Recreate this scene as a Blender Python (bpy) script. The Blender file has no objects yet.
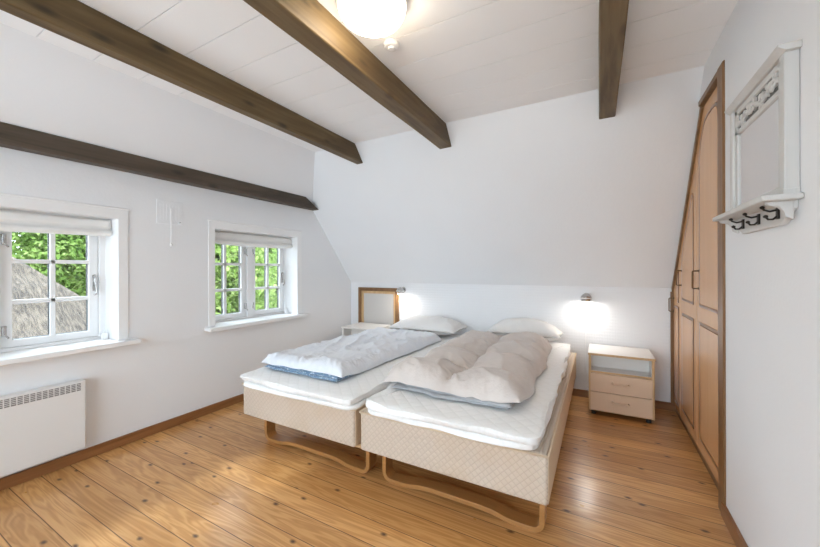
import bpy, math, random
from mathutils import Vector, Matrix, noise
random.seed(7)
sc = bpy.context.scene
col = sc.collection
PI = math.pi

# ------------------------------------------------------------------ room numbers (metres)
XL, XR, YB, YF = -2.876, 0.534, 3.636, -1.9     # gable wall, right wall, knee wall, wall behind the camera
ZC, ZK = 2.364, 1.037                            # flat ceiling, knee-wall height
YC = 2.545                                       # where the back roof slope meets the flat ceiling
XH, ZH = -2.46, 1.895                            # where the gable slope meets ceiling / starts
def slope_y(z): return YB - (z - ZK) * (YB - YC) / (ZC - ZK)
def slope_z(y): return ZK + (YB - y) * (ZC - ZK) / (YB - YC)

# ------------------------------------------------------------------ node helpers
class NT:
    def __init__(s, name):
        s.m = bpy.data.materials.new(name); s.m.use_nodes = True
        s.t = s.m.node_tree; s.t.nodes.clear()
        s.out = s.t.nodes.new('ShaderNodeOutputMaterial')
        s.b = s.t.nodes.new('ShaderNodeBsdfPrincipled')
        s.t.links.new(s.b.outputs[0], s.out.inputs[0])
    def put(s, sock, v):
        if isinstance(v, bpy.types.NodeSocket): s.t.links.new(v, sock)
        elif v is not None:
            if hasattr(sock.default_value, '__len__') and not hasattr(v, '__len__'): v = (v,) * len(sock.default_value)
            if hasattr(sock.default_value, '__len__') and len(sock.default_value) == 4 and len(v) == 3: v = (*v, 1)
            sock.default_value = v
    def node(s, typ, ins=None, **attr):
        n = s.t.nodes.new(typ)
        for k, v in attr.items(): setattr(n, k, v)
        for k, v in (ins or {}).items(): s.put(n.inputs[k], v)
        return n
    def coord(s, scale=(1, 1, 1), rot=(0, 0, 0), kind='Object'):
        tc = s.node('ShaderNodeTexCoord')
        return s.node('ShaderNodeMapping', {'Vector': tc.outputs[kind], 'Scale': scale, 'Rotation': rot}).outputs[0]
    def noise(s, vec, scale=5, detail=3, rough=.5, dist=0):
        return s.node('ShaderNodeTexNoise', {'Vector': vec, 'Scale': scale, 'Detail': detail, 'Roughness': rough, 'Distortion': dist}).outputs[0]
    def math(s, op, a, b=None, c=None, clamp=False):
        n = s.node('ShaderNodeMath', operation=op, use_clamp=clamp); s.put(n.inputs[0], a)
        if b is not None: s.put(n.inputs[1], b)
        if c is not None: s.put(n.inputs[2], c)
        return n.outputs[0]
    def ramp(s, fac, stops, interp='LINEAR'):
        n = s.node('ShaderNodeValToRGB', {'Fac': fac}); cr = n.color_ramp; cr.interpolation = interp
        while len(cr.elements) < len(stops): cr.elements.new(.5)
        for e, (p, c) in zip(cr.elements, stops):
            e.position = p; e.color = (c, c, c, 1) if not hasattr(c, '__len__') else (*c, 1)
        return n.outputs[0]
    def mix(s, fac, a, b, mode='MIX'):
        n = s.node('ShaderNodeMix', data_type='RGBA', blend_type=mode)
        s.put(n.inputs[0], fac); s.put(n.inputs[6], a); s.put(n.inputs[7], b)
        return n.outputs[2]
    def xyz(s, vec):
        n = s.node('ShaderNodeSeparateXYZ', {0: vec}); return n.outputs
    def bump(s, h, strength=.3, dist=.01):
        n = s.node('ShaderNodeBump', {'Height': h, 'Strength': strength, 'Distance': dist}); s.put(s.b.inputs['Normal'], n.outputs[0])
    def set(s, **k):
        for a, v in k.items(): s.put(s.b.inputs[a.replace('_', ' ')], v)
        return s.m
def plain(name, c, rough=.5, metal=0, **k):
    n = NT(name); return n.set(Base_Color=c, Roughness=rough, Metallic=metal, **k)

def m_wall(name, c, scale, strength, weave=False):
    n = NT(name); v = n.coord()
    a = n.noise(v, scale, 3, .6)
    if weave:
        x = n.xyz(v)
        p = n.math('ADD', n.math('MULTIPLY', x[0], 150), n.math('MULTIPLY', x[2], 110))
        q = n.math('SUBTRACT', n.math('MULTIPLY', x[0], 150), n.math('MULTIPLY', x[2], 110))
        w = n.math('MULTIPLY', n.math('SINE', p), n.math('SINE', q))
        a = n.math('ADD', n.math('MULTIPLY', w, .35), a)
    n.bump(a, strength, .006)
    t = n.ramp(n.noise(v, 1.3, 2), [(.3, tuple(x * .975 for x in c)), (.7, c)])
    return n.set(Base_Color=t, Roughness=.75)
M = {}
M['wall'] = m_wall('white_plaster', (.835, .848, .868), 60, .12)
M['wallpaper'] = m_wall('woven_wallpaper', (.835, .848, .868), 90, .28, True)
M['rough'] = m_wall('rough_plaster', (.835, .848, .868), 45, .30)
M['ceil'] = m_wall('ceiling_paint', (.92, .925, .935), 30, .05)
M['white'] = plain('white_gloss_paint', (.86, .865, .87), .32)
M['white_metal'] = plain('white_enamel', (.78, .78, .775), .4)
M['grille'] = plain('grille_grey', (.22, .21, .21), .6)

def m_floor():
    n = NT('pine_boards'); v = n.coord(); x = n.xyz(v)
    W = .1257
    yy = n.math('DIVIDE', n.math('ADD', x[1], 5.047), W)
    idx = n.math('FLOOR', yy); fr = n.math('FRACT', yy)
    rnd = n.node('ShaderNodeTexWhiteNoise', {'W': idx}, noise_dimensions='1D').outputs[0]
    off = n.math('MULTIPLY', rnd, 37.)
    cv = n.node('ShaderNodeCombineXYZ', {0: n.math('ADD', n.math('MULTIPLY', x[0], .55), off), 1: n.math('ADD', n.math('MULTIPLY', x[1], 6), off), 2: off}).outputs[0]
    warp = n.noise(cv, 1.6, 3, .55, .6)
    rings = n.math('SINE', n.math('MULTIPLY', warp, 62))
    rings = n.math('MULTIPLY', n.math('ADD', rings, 1), .5)
    fine = n.noise(n.node('ShaderNodeCombineXYZ', {0: n.math('MULTIPLY', x[0], 3), 1: n.math('MULTIPLY', x[1], 120), 2: off}).outputs[0], 1, 2)
    base = n.ramp(n.math('ADD', n.math('MULTIPLY', rings, .5), n.math('MULTIPLY', fine, .5)),
                  [(.1, (.48, .23, .072)), (.5, (.60, .31, .108)), (.9, (.70, .40, .165))])
    tone = n.ramp(rnd, [(0, (.80, .76, .70)), (.5, (.98, .97, .95)), (1, (1.12, 1.12, 1.10))])
    base = n.mix(1, base, tone, 'MULTIPLY')
    # knots
    kv = n.node('ShaderNodeCombineXYZ', {0: n.math('ADD', n.math('MULTIPLY', x[0], 4.2), off), 1: n.math('MULTIPLY', x[1], 7.9), 2: 0}).outputs[0]
    k = n.node('ShaderNodeTexVoronoi', {'Vector': n.mix(.06, kv, n.noise(kv, 4, 2)), 'Scale': 1.0, 'Randomness': 1.0}, voronoi_dimensions='2D')
    sel = n.math('GREATER_THAN', n.node('ShaderNodeSeparateColor', {0: k.outputs['Color']}).outputs[0], .5)
    kd = n.math('MULTIPLY', n.ramp(k.outputs['Distance'], [(.025, 1), (.055, .6), (.095, 0)]), sel)
    base = n.mix(n.math('MULTIPLY', kd, .95), base, (.07, .026, .009))
    d = n.math('MINIMUM', fr, n.math('SUBTRACT', 1, fr))
    gap = n.ramp(d, [(.010, 1), (.020, 0)])
    base = n.mix(n.math('MULTIPLY', gap, .85), base, (.06, .028, .012))
    n.bump(n.math('SUBTRACT', n.math('MULTIPLY', rings, .12), gap), .25, .003)
    ro = n.math('ADD', n.math('MULTIPLY', n.noise(v, 9, 2), .14), n.math('MULTIPLY', gap, .3))
    return n.set(Base_Color=base, Roughness=n.math('ADD', ro, .24), Coat_Weight=.4, Coat_Roughness=.2)
M['floor'] = m_floor()

def m_wood(name, cols, axis=1, fine=60, long=1.5, rough=.5, ring=22, knots=0, bump=.15):
    n = NT(name); v = n.coord(); x = list(n.xyz(v))
    s = [fine * .12] * 3; s[axis] = long * .35
    cv = n.node('ShaderNodeMapping', {'Vector': v, 'Scale': s}).outputs[0]
    w = n.noise(cv, 1, 4, .6, .8)
    s2 = [fine] * 3; s2[axis] = long
    f = n.noise(n.node('ShaderNodeMapping', {'Vector': v, 'Scale': s2}).outputs[0], 1, 3)
    r = n.math('MULTIPLY', n.math('ADD', n.math('SINE', n.math('MULTIPLY', w, ring)), 1), .5)
    t = n.math('ADD', n.math('MULTIPLY', r, .45), n.math('MULTIPLY', f, .55))
    c = n.ramp(t, [(.15, cols[0]), (.5, cols[1]), (.85, cols[2])])
    if knots:
        s3 = [9] * 3; s3[axis] = 3.2
        k = n.node('ShaderNodeTexVoronoi', {'Vector': n.node('ShaderNodeMapping', {'Vector': v, 'Scale': s3}).outputs[0], 'Scale': 1.})
        kk = n.ramp(k.outputs['Distance'], [(.06, 1), (.2, 0)])
        c = n.mix(n.math('MULTIPLY', kk, knots), c, tuple(q * .3 for q in cols[0]))
    n.bump(t, bump, .004)
    return n.set(Base_Color=c, Roughness=rough)
M['beam'] = m_wood('stained_timber', [(.058, .034, .010), (.112, .069, .025), (.18, .12, .052)], 1, 50, 1.5, .55, 18, .8, .3)
M['beam_grey'] = m_wood('weathered_timber', [(.042, .030, .020), (.07, .051, .035), (.11, .082, .058)], 1, 50, 1.5, .6, 18, .7, .3)
M['skirt'] = m_wood('stained_skirting', [(.16, .062, .02), (.235, .095, .032), (.31, .14, .052)], 1, 60, 2, .38, 14)
M['skirt_x'] = m_wood('stained_skirting_x', [(.16, .062, .02), (.235, .095, .032), (.31, .14, .052)], 0, 60, 2, .38, 14)
M['beech'] = m_wood('laminated_beech', [(.33, .15, .045), (.43, .205, .065), (.52, .27, .095)], 0, 90, 2, .32, 10)
M['frame_wood'] = m_wood('brown_wood', [(.15, .07, .024), (.20, .098, .036), (.26, .135, .055)], 2, 70, 2, .38, 12)
M['door'] = m_wood('peach_laminate', [(.68, .385, .19), (.72, .415, .21), (.75, .44, .23)], 2, 70, 2, .2, 8, 0, .02)
M['groove'] = m_wood('groove_brown', [(.20, .09, .034), (.26, .125, .048), (.31, .155, .062)], 2, 70, 2, .3, 8)
M['drawer'] = plain('peach_drawer', (.74, .56, .41), .35)
M['edge'] = m_wood('pale_edge_wood', [(.55, .36, .18), (.64, .44, .24), (.70, .50, .30)], 2, 70, 2, .4, 8)
M['top_white'] = plain('white_laminate', (.82, .80, .77), .3)
M['inside'] = plain('pale_interior', (.74, .72, .70), .4)
M['chrome'] = plain('brushed_nickel', (.55, .54, .53), .25, 1)
M['brass'] = plain('aged_brass', (.20, .125, .06), .5, 1)
M['dark_iron'] = plain('dark_iron', (.045, .04, .036), .42, .8)
M['black'] = plain('black_rubber', (.02, .02, .02), .6)
M['mirror'] = plain('mirror_glass', (.80, .81, .82), .03, 1)
M['grey_panel'] = plain('grey_board', (.56, .54, .52), .5)
M['shabby'] = m_wood('chalk_white_paint', [(.57, .565, .55), (.62, .61, .595), (.66, .65, .635)], 2, 30, 1, .55, 6, 0, .05)
M['cornice_taupe'] = plain('taupe_edge', (.47, .44, .41), .5)
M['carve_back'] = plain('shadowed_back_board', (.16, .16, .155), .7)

def m_quilt(name, c, seam, size, plane=(0, 2), stain=0, strength=.5):
    n = NT(name); v = n.coord(); x = n.xyz(v); k = PI / size
    a = n.math('ADD', x[plane[0]], x[plane[1]]); b = n.math('SUBTRACT', x[plane[0]], x[plane[1]])
    a = n.math('ABSOLUTE', n.math('SINE', n.math('MULTIPLY', a, k))); b = n.math('ABSOLUTE', n.math('SINE', n.math('MULTIPLY', b, k)))
    h = n.math('POWER', n.math('MINIMUM', a, b), .6)
    cc = n.mix(n.ramp(h, [(.15, 0), (.6, 1)]), seam, c)
    if stain:
        cc = n.mix(n.math('MULTIPLY', n.ramp(n.noise(v, 2.3, 3, .6), [(.5, 0), (.72, 1)]), stain), cc, (.56, .40, .25))
    n.bump(n.math('ADD', h, n.math('MULTIPLY', n.noise(v, 300, 1), .15)), strength, .006)
    return n.set(Base_Color=cc, Roughness=.85, Sheen_Weight=.2)
M['box_fabric'] = m_quilt('quilted_box_fabric', (.61, .51, .42), (.52, .425, .335), .034, (0, 2), .45)
M['side_fabric'] = plain('plain_side_fabric', (.66, .52, .37), .85)
M['topper'] = m_quilt('quilted_topper_fabric', (.87, .87, .865), (.84, .84, .83), .085, (0, 1), 0, .35)

def m_cloth(name, c, c2, scale=120, bump=.12, pat=None):
    n = NT(name); v = n.coord()
    cc = n.ramp(n.noise(v, 7, 3, .6), [(.35, c2), (.65, c)])
    if pat:
        p = n.ramp(n.noise(v, pat[0], 2, .5), [(pat[1], 0), (pat[1] + .06, 1)])
        cc = n.mix(n.math('MULTIPLY', p, pat[3]), cc, pat[2])
    n.bump(n.math('ADD', n.noise(v, scale, 2), n.math('MULTIPLY', n.noise(v, 18, 4, .65, .8), 2.2)), bump, .012)
    return n.set(Base_Color=cc, Roughness=.8, Sheen_Weight=.25)
M['duvet_blue'] = m_cloth('pale_blue_cotton', (.74, .77, .82), (.69, .725, .79), pat=(26, .55, (.75, .775, .81), .6))
M['duvet_blue_under'] = m_cloth('blue_print_cotton', (.17, .27, .39), (.12, .21, .33), pat=(95, .55, (.60, .68, .76), .7))
M['duvet_grey'] = m_cloth('warm_grey_cotton', (.63, .57, .535), (.59, .53, .495))
M['duvet_grey_under'] = m_cloth('cool_grey_cotton', (.40, .405, .42), (.34, .345, .36))
M['pillow'] = m_cloth('white_cotton', (.80, .79, .775), (.78, .77, .755))
M['blind'] = m_cloth('blind_linen', (.84, .835, .82), (.815, .81, .79), 200, .08)

def m_emit(name, c, s):
    n = NT(name); return n.set(Base_Color=c, Emission_Color=c, Emission_Strength=s, Roughness=.3)
M['opal'] = m_emit('opal_glass_lit', (1, .87, .68), 9)
M['bulb'] = m_emit('bulb_lit', (1, .94, .87), 95)

def m_glass():
    n = NT('window_glass')
    tr = n.node('ShaderNodeBsdfTransparent', {'Color': (.97, .98, .975)}); gl = n.node('ShaderNodeBsdfGlossy', {'Color': (1, 1, 1), 'Roughness': .02})
    fr = n.node('ShaderNodeFresnel', {'IOR': 1.35})
    mx = n.node('ShaderNodeMixShader', {0: fr.outputs[0], 1: tr.outputs[0], 2: gl.outputs[0]})
    n.t.links.new(mx.outputs[0], n.out.inputs[0]); return n.m
M['glass'] = m_glass()
def m_leaf(name, a, b, c):
    n = NT(name); v = n.coord()
    cc = n.ramp(n.noise(v, 2.6, 5, .75), [(.30, a), (.5, b), (.68, c)])
    df = n.node('ShaderNodeBsdfDiffuse', {'Color': cc}); tl = n.node('ShaderNodeBsdfTranslucent', {'Color': cc})
    mx = n.node('ShaderNodeMixShader', {0: .35, 1: df.outputs[0], 2: tl.outputs[0]})
    n.t.links.new(mx.outputs[0], n.out.inputs[0]); return n.m
M['leaf'] = m_leaf('bright_leaves', (.06, .12, .02), (.21, .31, .075), (.50, .56, .24))
M['leaf_dark'] = m_leaf('mid_green_leaves', (.05, .11, .02), (.17, .27, .065), (.40, .47, .19))
M['bark'] = m_wood('bark', [(.05, .035, .025), (.09, .07, .05), (.14, .11, .08)], 2, 30, 3, .9)
M['bounce_gravel'] = m_leaf('pale_bounce_gravel', (.50, .48, .45), (.56, .54, .51), (.62, .60, .57))  # made-up pale surface for unseen ground, bounces daylight up to the ceiling
def m_thatch():
    n = NT('thatch'); v = n.coord(); x = n.xyz(v)
    s = n.node('ShaderNodeMapping', {'Vector': v, 'Scale': (5, 34, 7), 'Rotation': (0, 0, .45)}).outputs[0]
    f = n.noise(s, 1, 5, .75, .6); g = n.noise(v, 1.5, 4, .6)
    c = n.ramp(n.math('ADD', n.math('MULTIPLY', f, .75), n.math('MULTIPLY', g, .25)), [(.36, (.018, .012, .008)), (.46, (.082, .060, .041)), (.58, (.19, .148, .107))])
    n.bump(f, 1, .12); return n.set(Base_Color=c, Roughness=.95)
M['thatch'] = m_thatch()
M['brick'] = plain('lime_washed_wall', (.55, .5, .44), .9)

# ------------------------------------------------------------------ mesh helpers
class MB:
    def __init__(s): s.v = []; s.f = []; s.smooth = False
    def add(s, vs, fs):
        b = len(s.v); s.v += [Vector(p) for p in vs]; s.f += [tuple(b + i for i in f) for f in fs]; return s
    def box(s, x0, x1, y0, y1, z0, z1):
        vs = [(x, y, z) for z in (z0, z1) for y in (y0, y1) for x in (x0, x1)]
        return s.add(vs, [(0, 2, 3, 1), (4, 5, 7, 6), (0, 1, 5, 4), (2, 6, 7, 3), (0, 4, 6, 2), (1, 3, 7, 5)])
    def prism(s, pts, ax, a0, a1):
        """polygon in the plane normal to axis ax, extruded from a0 to a1"""
        n = len(pts)
        def mk(p, a):
            q = list(p); q.insert(ax, a); return tuple(q)
        vs = [mk(p, a0) for p in pts] + [mk(p, a1) for p in pts]
        fs = [tuple(range(n - 1, -1, -1)), tuple(range(n, 2 * n))] + [(i, (i + 1) % n, n + (i + 1) % n, n + i) for i in range(n)]
        return s.add(vs, fs)
    def tube(s, pts, r, n=10, cap=True):
        pts = [Vector(p) for p in pts]; rs = r if hasattr(r, '__len__') else [r] * len(pts)
        vs = []; fs = []; prev = None
        for i, p in enumerate(pts):
            t = (pts[min(i + 1, len(pts) - 1)] - pts[max(i - 1, 0)]).normalized()
            if prev is None:
                a = t.orthogonal().normalized()
            else:
                a = (prev - t * prev.dot(t)).normalized()
            prev = a; b = t.cross(a)
            for k in range(n):
                w = 2 * PI * k / n; vs.append(p + (a * math.cos(w) + b * math.sin(w)) * rs[i])
        for i in range(len(pts) - 1):
            for k in range(n):
                fs.append((i * n + k, i * n + (k + 1) % n, (i + 1) * n + (k + 1) % n, (i + 1) * n + k))
        if cap: fs += [tuple(range(n - 1, -1, -1)), tuple(range((len(pts) - 1) * n, len(pts) * n))]
        return s.add(vs, fs)
    def lathe(s, prof, c=(0, 0, 0), n=32, axis=(0, 0, 1)):
        """profile of (radius, height) pairs turned about the axis through c"""
        q = Vector((0, 0, 1)).rotation_difference(Vector(axis)); c = Vector(c); vs = []; fs = []
        for r, z in prof:
            for k in range(n):
                w = 2 * PI * k / n; vs.append(c + q @ Vector((r * math.cos(w), r * math.sin(w), z)))
        for i in range(len(prof) - 1):
            for k in range(n): fs.append((i * n + k, i * n + (k + 1) % n, (i + 1) * n + (k + 1) % n, (i + 1) * n + k))
        fs += [tuple(range(n - 1, -1, -1)), tuple(range((len(prof) - 1) * n, len(prof) * n))]
        return s.add(vs, fs)
    def ribbon(s, path, halfw, ax, a0, a1):
        """a strip of constant thickness along a 2-D path, extruded along axis ax"""
        L = []; R = []
        for i, p in enumerate(path):
            a = Vector(path[max(i - 1, 0)]); b = Vector(path[min(i + 1, len(path) - 1)]); t = (b - a).normalized(); nn = Vector((-t.y, t.x))
            L.append(Vector(p) + nn * halfw); R.append(Vector(p) - nn * halfw)
        def mk(p, a):
            q = [p[0], p[1]]; q.insert(ax, a); return tuple(q)
        n = len(path); vs = []
        for i in range(n): vs += [mk(L[i], a0), mk(R[i], a0), mk(R[i], a1), mk(L[i], a1)]
        fs = []
        for i in range(n - 1):
            for k in range(4): fs.append((i * 4 + k, i * 4 + (k + 1) % 4, i * 4 + 4 + (k + 1) % 4, i * 4 + 4 + k))
        fs += [(3, 2, 1, 0), tuple(range((n - 1) * 4, n * 4))]
        return s.add(vs, fs)
    def ring(s, outer, inner, ax, a0, a1):
        """a flat frame between two polygons with equal point counts"""
        n = len(outer)
        def mk(p, a):
            q = list(p); q.insert(ax, a); return tuple(q)
        vs = [mk(p, a) for a in (a0, a1) for P in (outer, inner) for p in P]
        fs = []
        for i in range(n):
            j = (i + 1) % n
            fs += [(i, j, n + j, n + i), (2 * n + i, 3 * n + i, 3 * n + j, 2 * n + j), (i, 2 * n + i, 2 * n + j, j), (n + i, n + j, 3 * n + j, 3 * n + i)]
        return s.add(vs, fs)
    def build(s, name, mat, parent=None, bevel=0, smooth=False, origin=None, seg=2, kind=None):
        me = bpy.data.meshes.new(name)
        o = Vector(origin) if origin is not None else (parent_world(parent) if parent else Vector((0, 0, 0)))
        me.from_pydata([v - o for v in s.v], [], s.f); me.validate()
        import bmesh
        bm = bmesh.new(); bm.from_mesh(me); bmesh.ops.recalc_face_normals(bm, faces=bm.faces); bm.to_mesh(me); bm.free()
        ob = bpy.data.objects.new(name, me); col.objects.link(ob); me.materials.append(M[mat] if isinstance(mat, str) else mat)
        if parent: ob.parent = parent; ob.location = o - parent_world(parent)
        else: ob.location = o
        if smooth or bevel:
            for p in me.polygons: p.use_smooth = True
            if not smooth: me.set_sharp_from_angle(angle=math.radians(35))
        if bevel:
            b = ob.modifiers.new('bevel', 'BEVEL'); b.width = bevel; b.segments = seg; b.limit_method = 'ANGLE'; b.angle_limit = math.radians(40)
        if kind: ob['kind'] = kind
        return ob
def parent_world(p):
    v = Vector((0, 0, 0))
    while p is not None: v += p.location; p = p.parent
    return v
def thing(name, label, cat, loc, group=None):
    o = bpy.data.objects.new(name, None); o.empty_display_size = .1; col.objects.link(o); o.location = loc
    return tag(o, label, cat, group)
def tag(o, label, cat, group=None):
    o['label'] = label; o['category'] = cat
    if group: o['group'] = group
    return o
def struct(o): o['kind'] = 'structure'; return o
def copy_tree(o, parent=None):
    c = o.copy(); col.objects.link(c); c.parent = parent
    for ch in [x for x in bpy.data.objects if x.parent == o]: copy_tree(ch, c)
    return c

# ------------------------------------------------------------------ shell
struct(MB().box(XL - .35, 1.3, YF - .1, YB + .3, -.12, 0).build('floor', 'floor'))
WX0 = -3.16
WIN = [(.115, 1.115), (1.782, 2.708)]; W4 = (-1.75, -.4, .35, 1.72); WZ0, WZ1 = .715, 1.56
m = MB(); ys = [W4[1], WIN[0][0], WIN[0][1], WIN[1][0], WIN[1][1], YB + .3]
m.box(WX0, XL, YF - .1, W4[0], 0, 1.93).box(WX0, XL, W4[0], W4[1], 0, W4[2]).box(WX0, XL, W4[0], W4[1], W4[3], 1.93)
for a, b in ((0, 1), (2, 3), (4, 5)): m.box(WX0, XL, ys[a], ys[b], 0, 1.93)
for a, b in WIN: m.box(WX0, XL, a, b, 0, WZ0).box(WX0, XL, a, b, WZ1, 1.93)
struct(m.build('wall_left', 'wall'))
struct(MB().box(XL - .3, 1.3, YB, YB + .15, 0, ZK + .05).build('wall_back', 'wallpaper'))
# right wall with the niche the wardrobe stands in
NY0 = 2.182; NZ = 2.205
m = MB().box(XR, XR + .12, YF - .1, NY0, 0, ZC + .05).box(XR, XR + .12, NY0, YB, NZ, ZC + .05)
struct(m.build('wall_right', 'wall'))
struct(MB().box(1.2, 1.3, NY0 - .1, YB + .1, 0, ZC).build('wall_niche', 'wall'))
# wall behind the camera, opened for a broad window added for daylight
FX0, FX1, FZ0, FZ1 = -2.7, .1, .2, 2.2
m = MB().box(XL - .3, FX0, YF - .12, YF, 0, ZC + .05).box(FX1, XR + .12, YF - .12, YF, 0, ZC + .05)
m.box(FX0, FX1, YF - .12, YF, 0, FZ0).box(FX0, FX1, YF - .12, YF, FZ1, ZC + .05)
struct(m.build('wall_front', 'wall'))
# sloping ceilings
th = .14
def plate(p, q, ax, a0, a1, nrm):
    p, q, nrm = Vector(p), Vector(q), Vector(nrm).normalized() * th
    return MB().prism([p, q, q + nrm, p + nrm], ax, a0, a1)
e = .25; d = Vector((YC - YB, ZC - ZK)).normalized()
struct(plate(Vector((YB, ZK)) - d * .18, Vector((YC, ZC)) + d * .12, 0, XL - .3, 1.3, (d.y, -d.x)).build('ceiling_slope_back', 'rough'))
d2 = Vector((XH - XL, ZC - ZH)).normalized()
struct(plate(Vector((XL, ZH)) - d2 * .12, Vector((XH, ZC)) + d2 * .12, 1, YF - .1, YB + .1, (-d2.y, d2.x)).build('ceiling_slope_left', 'wall'))
# boarded flat ceiling
m = MB().box(XH - .1, XR + .1, YF - .1, YC + .05, ZC + .018, ZC + .12)
y = 2.375 - 18 * .2195
while y < YC + .02:
    y1 = min(y + .2195 - .004, YC + .02)
    m.box(XH - .05, XR + .05, y, y1, ZC, ZC + .022); y += .2195
struct(m.build('ceiling', 'ceil'))
# skirting
struct(MB().box(XL, XL + .016, YF, YB, 0, .066).build('baseboard_left', 'skirt', bevel=.003))
struct(MB().box(XL + .016, .62, YB - .018, YB, 0, .066).build('baseboard_back', 'skirt_x', bevel=.003))
struct(MB().box(XR - .016, XR, YF, NY0 + .02, 0, .066).build('baseboard_right', 'skirt', bevel=.003))

# ------------------------------------------------------------------ windows in the gable wall
def window(name, y0, y1, yc, fr=.04):
    w = thing(name, '', '', (XL, (y0 + y1) / 2, WZ0)); del w['label']; del w['category']; struct(w)
    xf = -3.06
    # casing on the room side
    c = MB(); cw = .058
    for a, b in ((y0 - cw + .005, y0 + .005), (y1 - .005, y1 + cw - .005)): c.box(XL, XL + .007, a, b, WZ0 + .012, WZ1)
    c.box(XL, XL + .007, y0 - cw + .005, y1 + cw - .005, WZ1 - .005, WZ1 + .066)
    c.box(XL, XL + .013, y0 - cw, y1 + cw, WZ1 + .058, WZ1 + .068)
    c.build('casing', 'white', w, .003)
    r = MB()                                                     # painted lining of the reveal
    r.box(xf, XL + .002, y0, y0 + .006, WZ0, WZ1).box(xf, XL + .002, y1 - .006, y1, WZ0, WZ1).box(xf, XL + .002, y0, y1, WZ1 - .006, WZ1)
    r.build('reveal_lining', 'white', w)
    MB().box(xf - .01, XL + .085, y0 - .085, y1 + .095, WZ0 - .022, WZ0 + .008).build('sill', 'white', w, .004)
    f = MB(); fw = .018; zb = WZ0 + .008
    f.ring([(y0, zb), (y1, zb), (y1, WZ1), (y0, WZ1)], [(y0 + fw, zb + fw), (y1 - fr, zb + fw), (y1 - fr, WZ1 - fw), (y0 + fw, WZ1 - fw)], 0, xf - .075, xf)
    f.box(xf - .075, xf + .006, yc - .028, yc + .028, zb, WZ1)
    f.build('frame', 'white', w, .003)
    for k, (a, b) in enumerate(((y0 + fw + .002, yc - .03), (yc + .03, y1 - fr - .002))):
        s = MB(); sw = .048; za, zt = zb + fw + .002, WZ1 - fw - .002
        xa, xb = xf - .062, xf - .016
        s.ring([(a, za), (b, za), (b, zt), (a, zt)], [(a + sw, za + sw - .006), (b - sw, za + sw - .006), (b - sw, zt - sw), (a + sw, zt - sw)], 0, xa, xb)
        ym = (a + b) / 2; s.box(xa + .008, xb - .004, ym - .012, ym + .012, za + sw - .01, zt - sw + .005)
        for z in (1.012, 1.258): s.box(xa + .008, xb - .004, a + sw - .005, b - sw + .005, z - .012, z + .012)
        so = s.build('sash', 'white', w, .003)
        MB().box(xa + .020, xa + .026, a + sw - .004, b - sw + .004, za + sw - .01, zt - sw + .004).build('glass', 'glass', so)
        g = MB()                                                 # dark glazing seal seen at the edge of each pane
        g.ring([(a + sw - .001, za + sw - .007), (b - sw + .001, za + sw - .007), (b - sw + .001, zt - sw + .001), (a + sw - .001, zt - sw + .001)],
               [(a + sw + .003, za + sw - .003), (b - sw - .003, za + sw - .003), (b - sw - .003, zt - sw - .003), (a + sw + .003, zt - sw - .003)], 0, xa + .002, xa + .020)
        g.box(xa + .002, xa + .019, ym - .015, ym + .015, za + sw, zt - sw)
        g.build('glazing_seal', 'black', so)
        hy = a + .012 if k else b - .012
        for z in (.845, 1.385):
            h = MB().box(xb, xb + .012, hy - .012, hy + .012, z - .028, z + .028).tube([(xb + .014, hy - .004, z - .03), (xb + .014, hy - .004, z + .03)], .006, 8)
            h.tube([(xb + .014, hy, z - .02), (xb + .02, hy + .018, z - .045)], .005, 8)
            h.build('hinge', 'chrome', so, .001)
        ly = b - .022 if k else a + .022
        L = MB().box(xb, xb + .008, ly - .010, ly + .010, 1.06, 1.17)
        L.tube([(xb + .01, ly, 1.17), (xb + .028, ly, 1.165), (xb + .034, ly - .006, 1.13), (xb + .026, ly + .004, 1.09), (xb + .034, ly + .004, 1.05), (xb + .028, ly - .008, 1.03)], [.006, .006, .0065, .0065, .006, .006], 8)
        L.build('handle', 'chrome', so, .001)
    py = y1 - .03
    MB().box(xf + .03, xf + .06, py - .012, py + .016, WZ0 + .006, WZ0 + .05).tube([(xf + .045, py, WZ0 + .05), (xf + .045, py, WZ0 + .075)], .006, 8).build('stay_peg', 'white', w, .002)
    return w
window('window_1', *WIN[0], .592)
window('window_2', *WIN[1], 2.258, .012)

def blind(y0, y1, label):
    b = thing('roman_blind', label, 'blind', (-2.97, (y0 + y1) / 2, WZ1 - .008), 'roman blinds in the gable windows')
    MB().box(-2.99, -2.965, y0 + .01, y1 - .01, WZ1 - .032, WZ1 - .008).build('headrail', 'white', b, .002)
    prof = [(-2.962, WZ1 - .012), (-2.955, 1.53), (-2.946, 1.505), (-2.942, 1.488), (-2.966, 1.479), (-2.938, 1.471), (-2.930, 1.456), (-2.938, 1.444), (-2.955, 1.440), (-2.962, 1.434), (-2.975, 1.436), (-2.985, 1.45), (-2.988, 1.50), (-2.985, WZ1 - .034), (-2.975, WZ1 - .033)]
    n = 40; vs = []; fs = []; k = len(prof)
    for i in range(n + 1):
        t = i / n; y = y0 + .014 + (y1 - y0 - .028) * t
        for (px, pz) in prof:
            low = (WZ1 - pz) / .13
            wob = noise.noise(Vector((y * 5, pz * 30, 1.7))) * .006
            sag = (-.009 * math.sin(PI * t) + .004 * abs(2 * t - 1) ** 6) * low
            vs.append((px + wob, y, pz + sag + wob * .5 * low))
    for i in range(n):
        for j in range(k): fs.append((i * k + j, i * k + (j + 1) % k, (i + 1) * k + (j + 1) % k, (i + 1) * k + j))
    fs += [tuple(range(k)), tuple(range(n * k, n * k + k))]
    MB().add(vs, fs).build('fabric', 'blind', b, smooth=True)
    return b
blind(*WIN[0], 'white roman blind pulled up in the window above the panel heater')
blind(*WIN[1], 'white roman blind pulled up in the window nearer the back corner')

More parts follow.
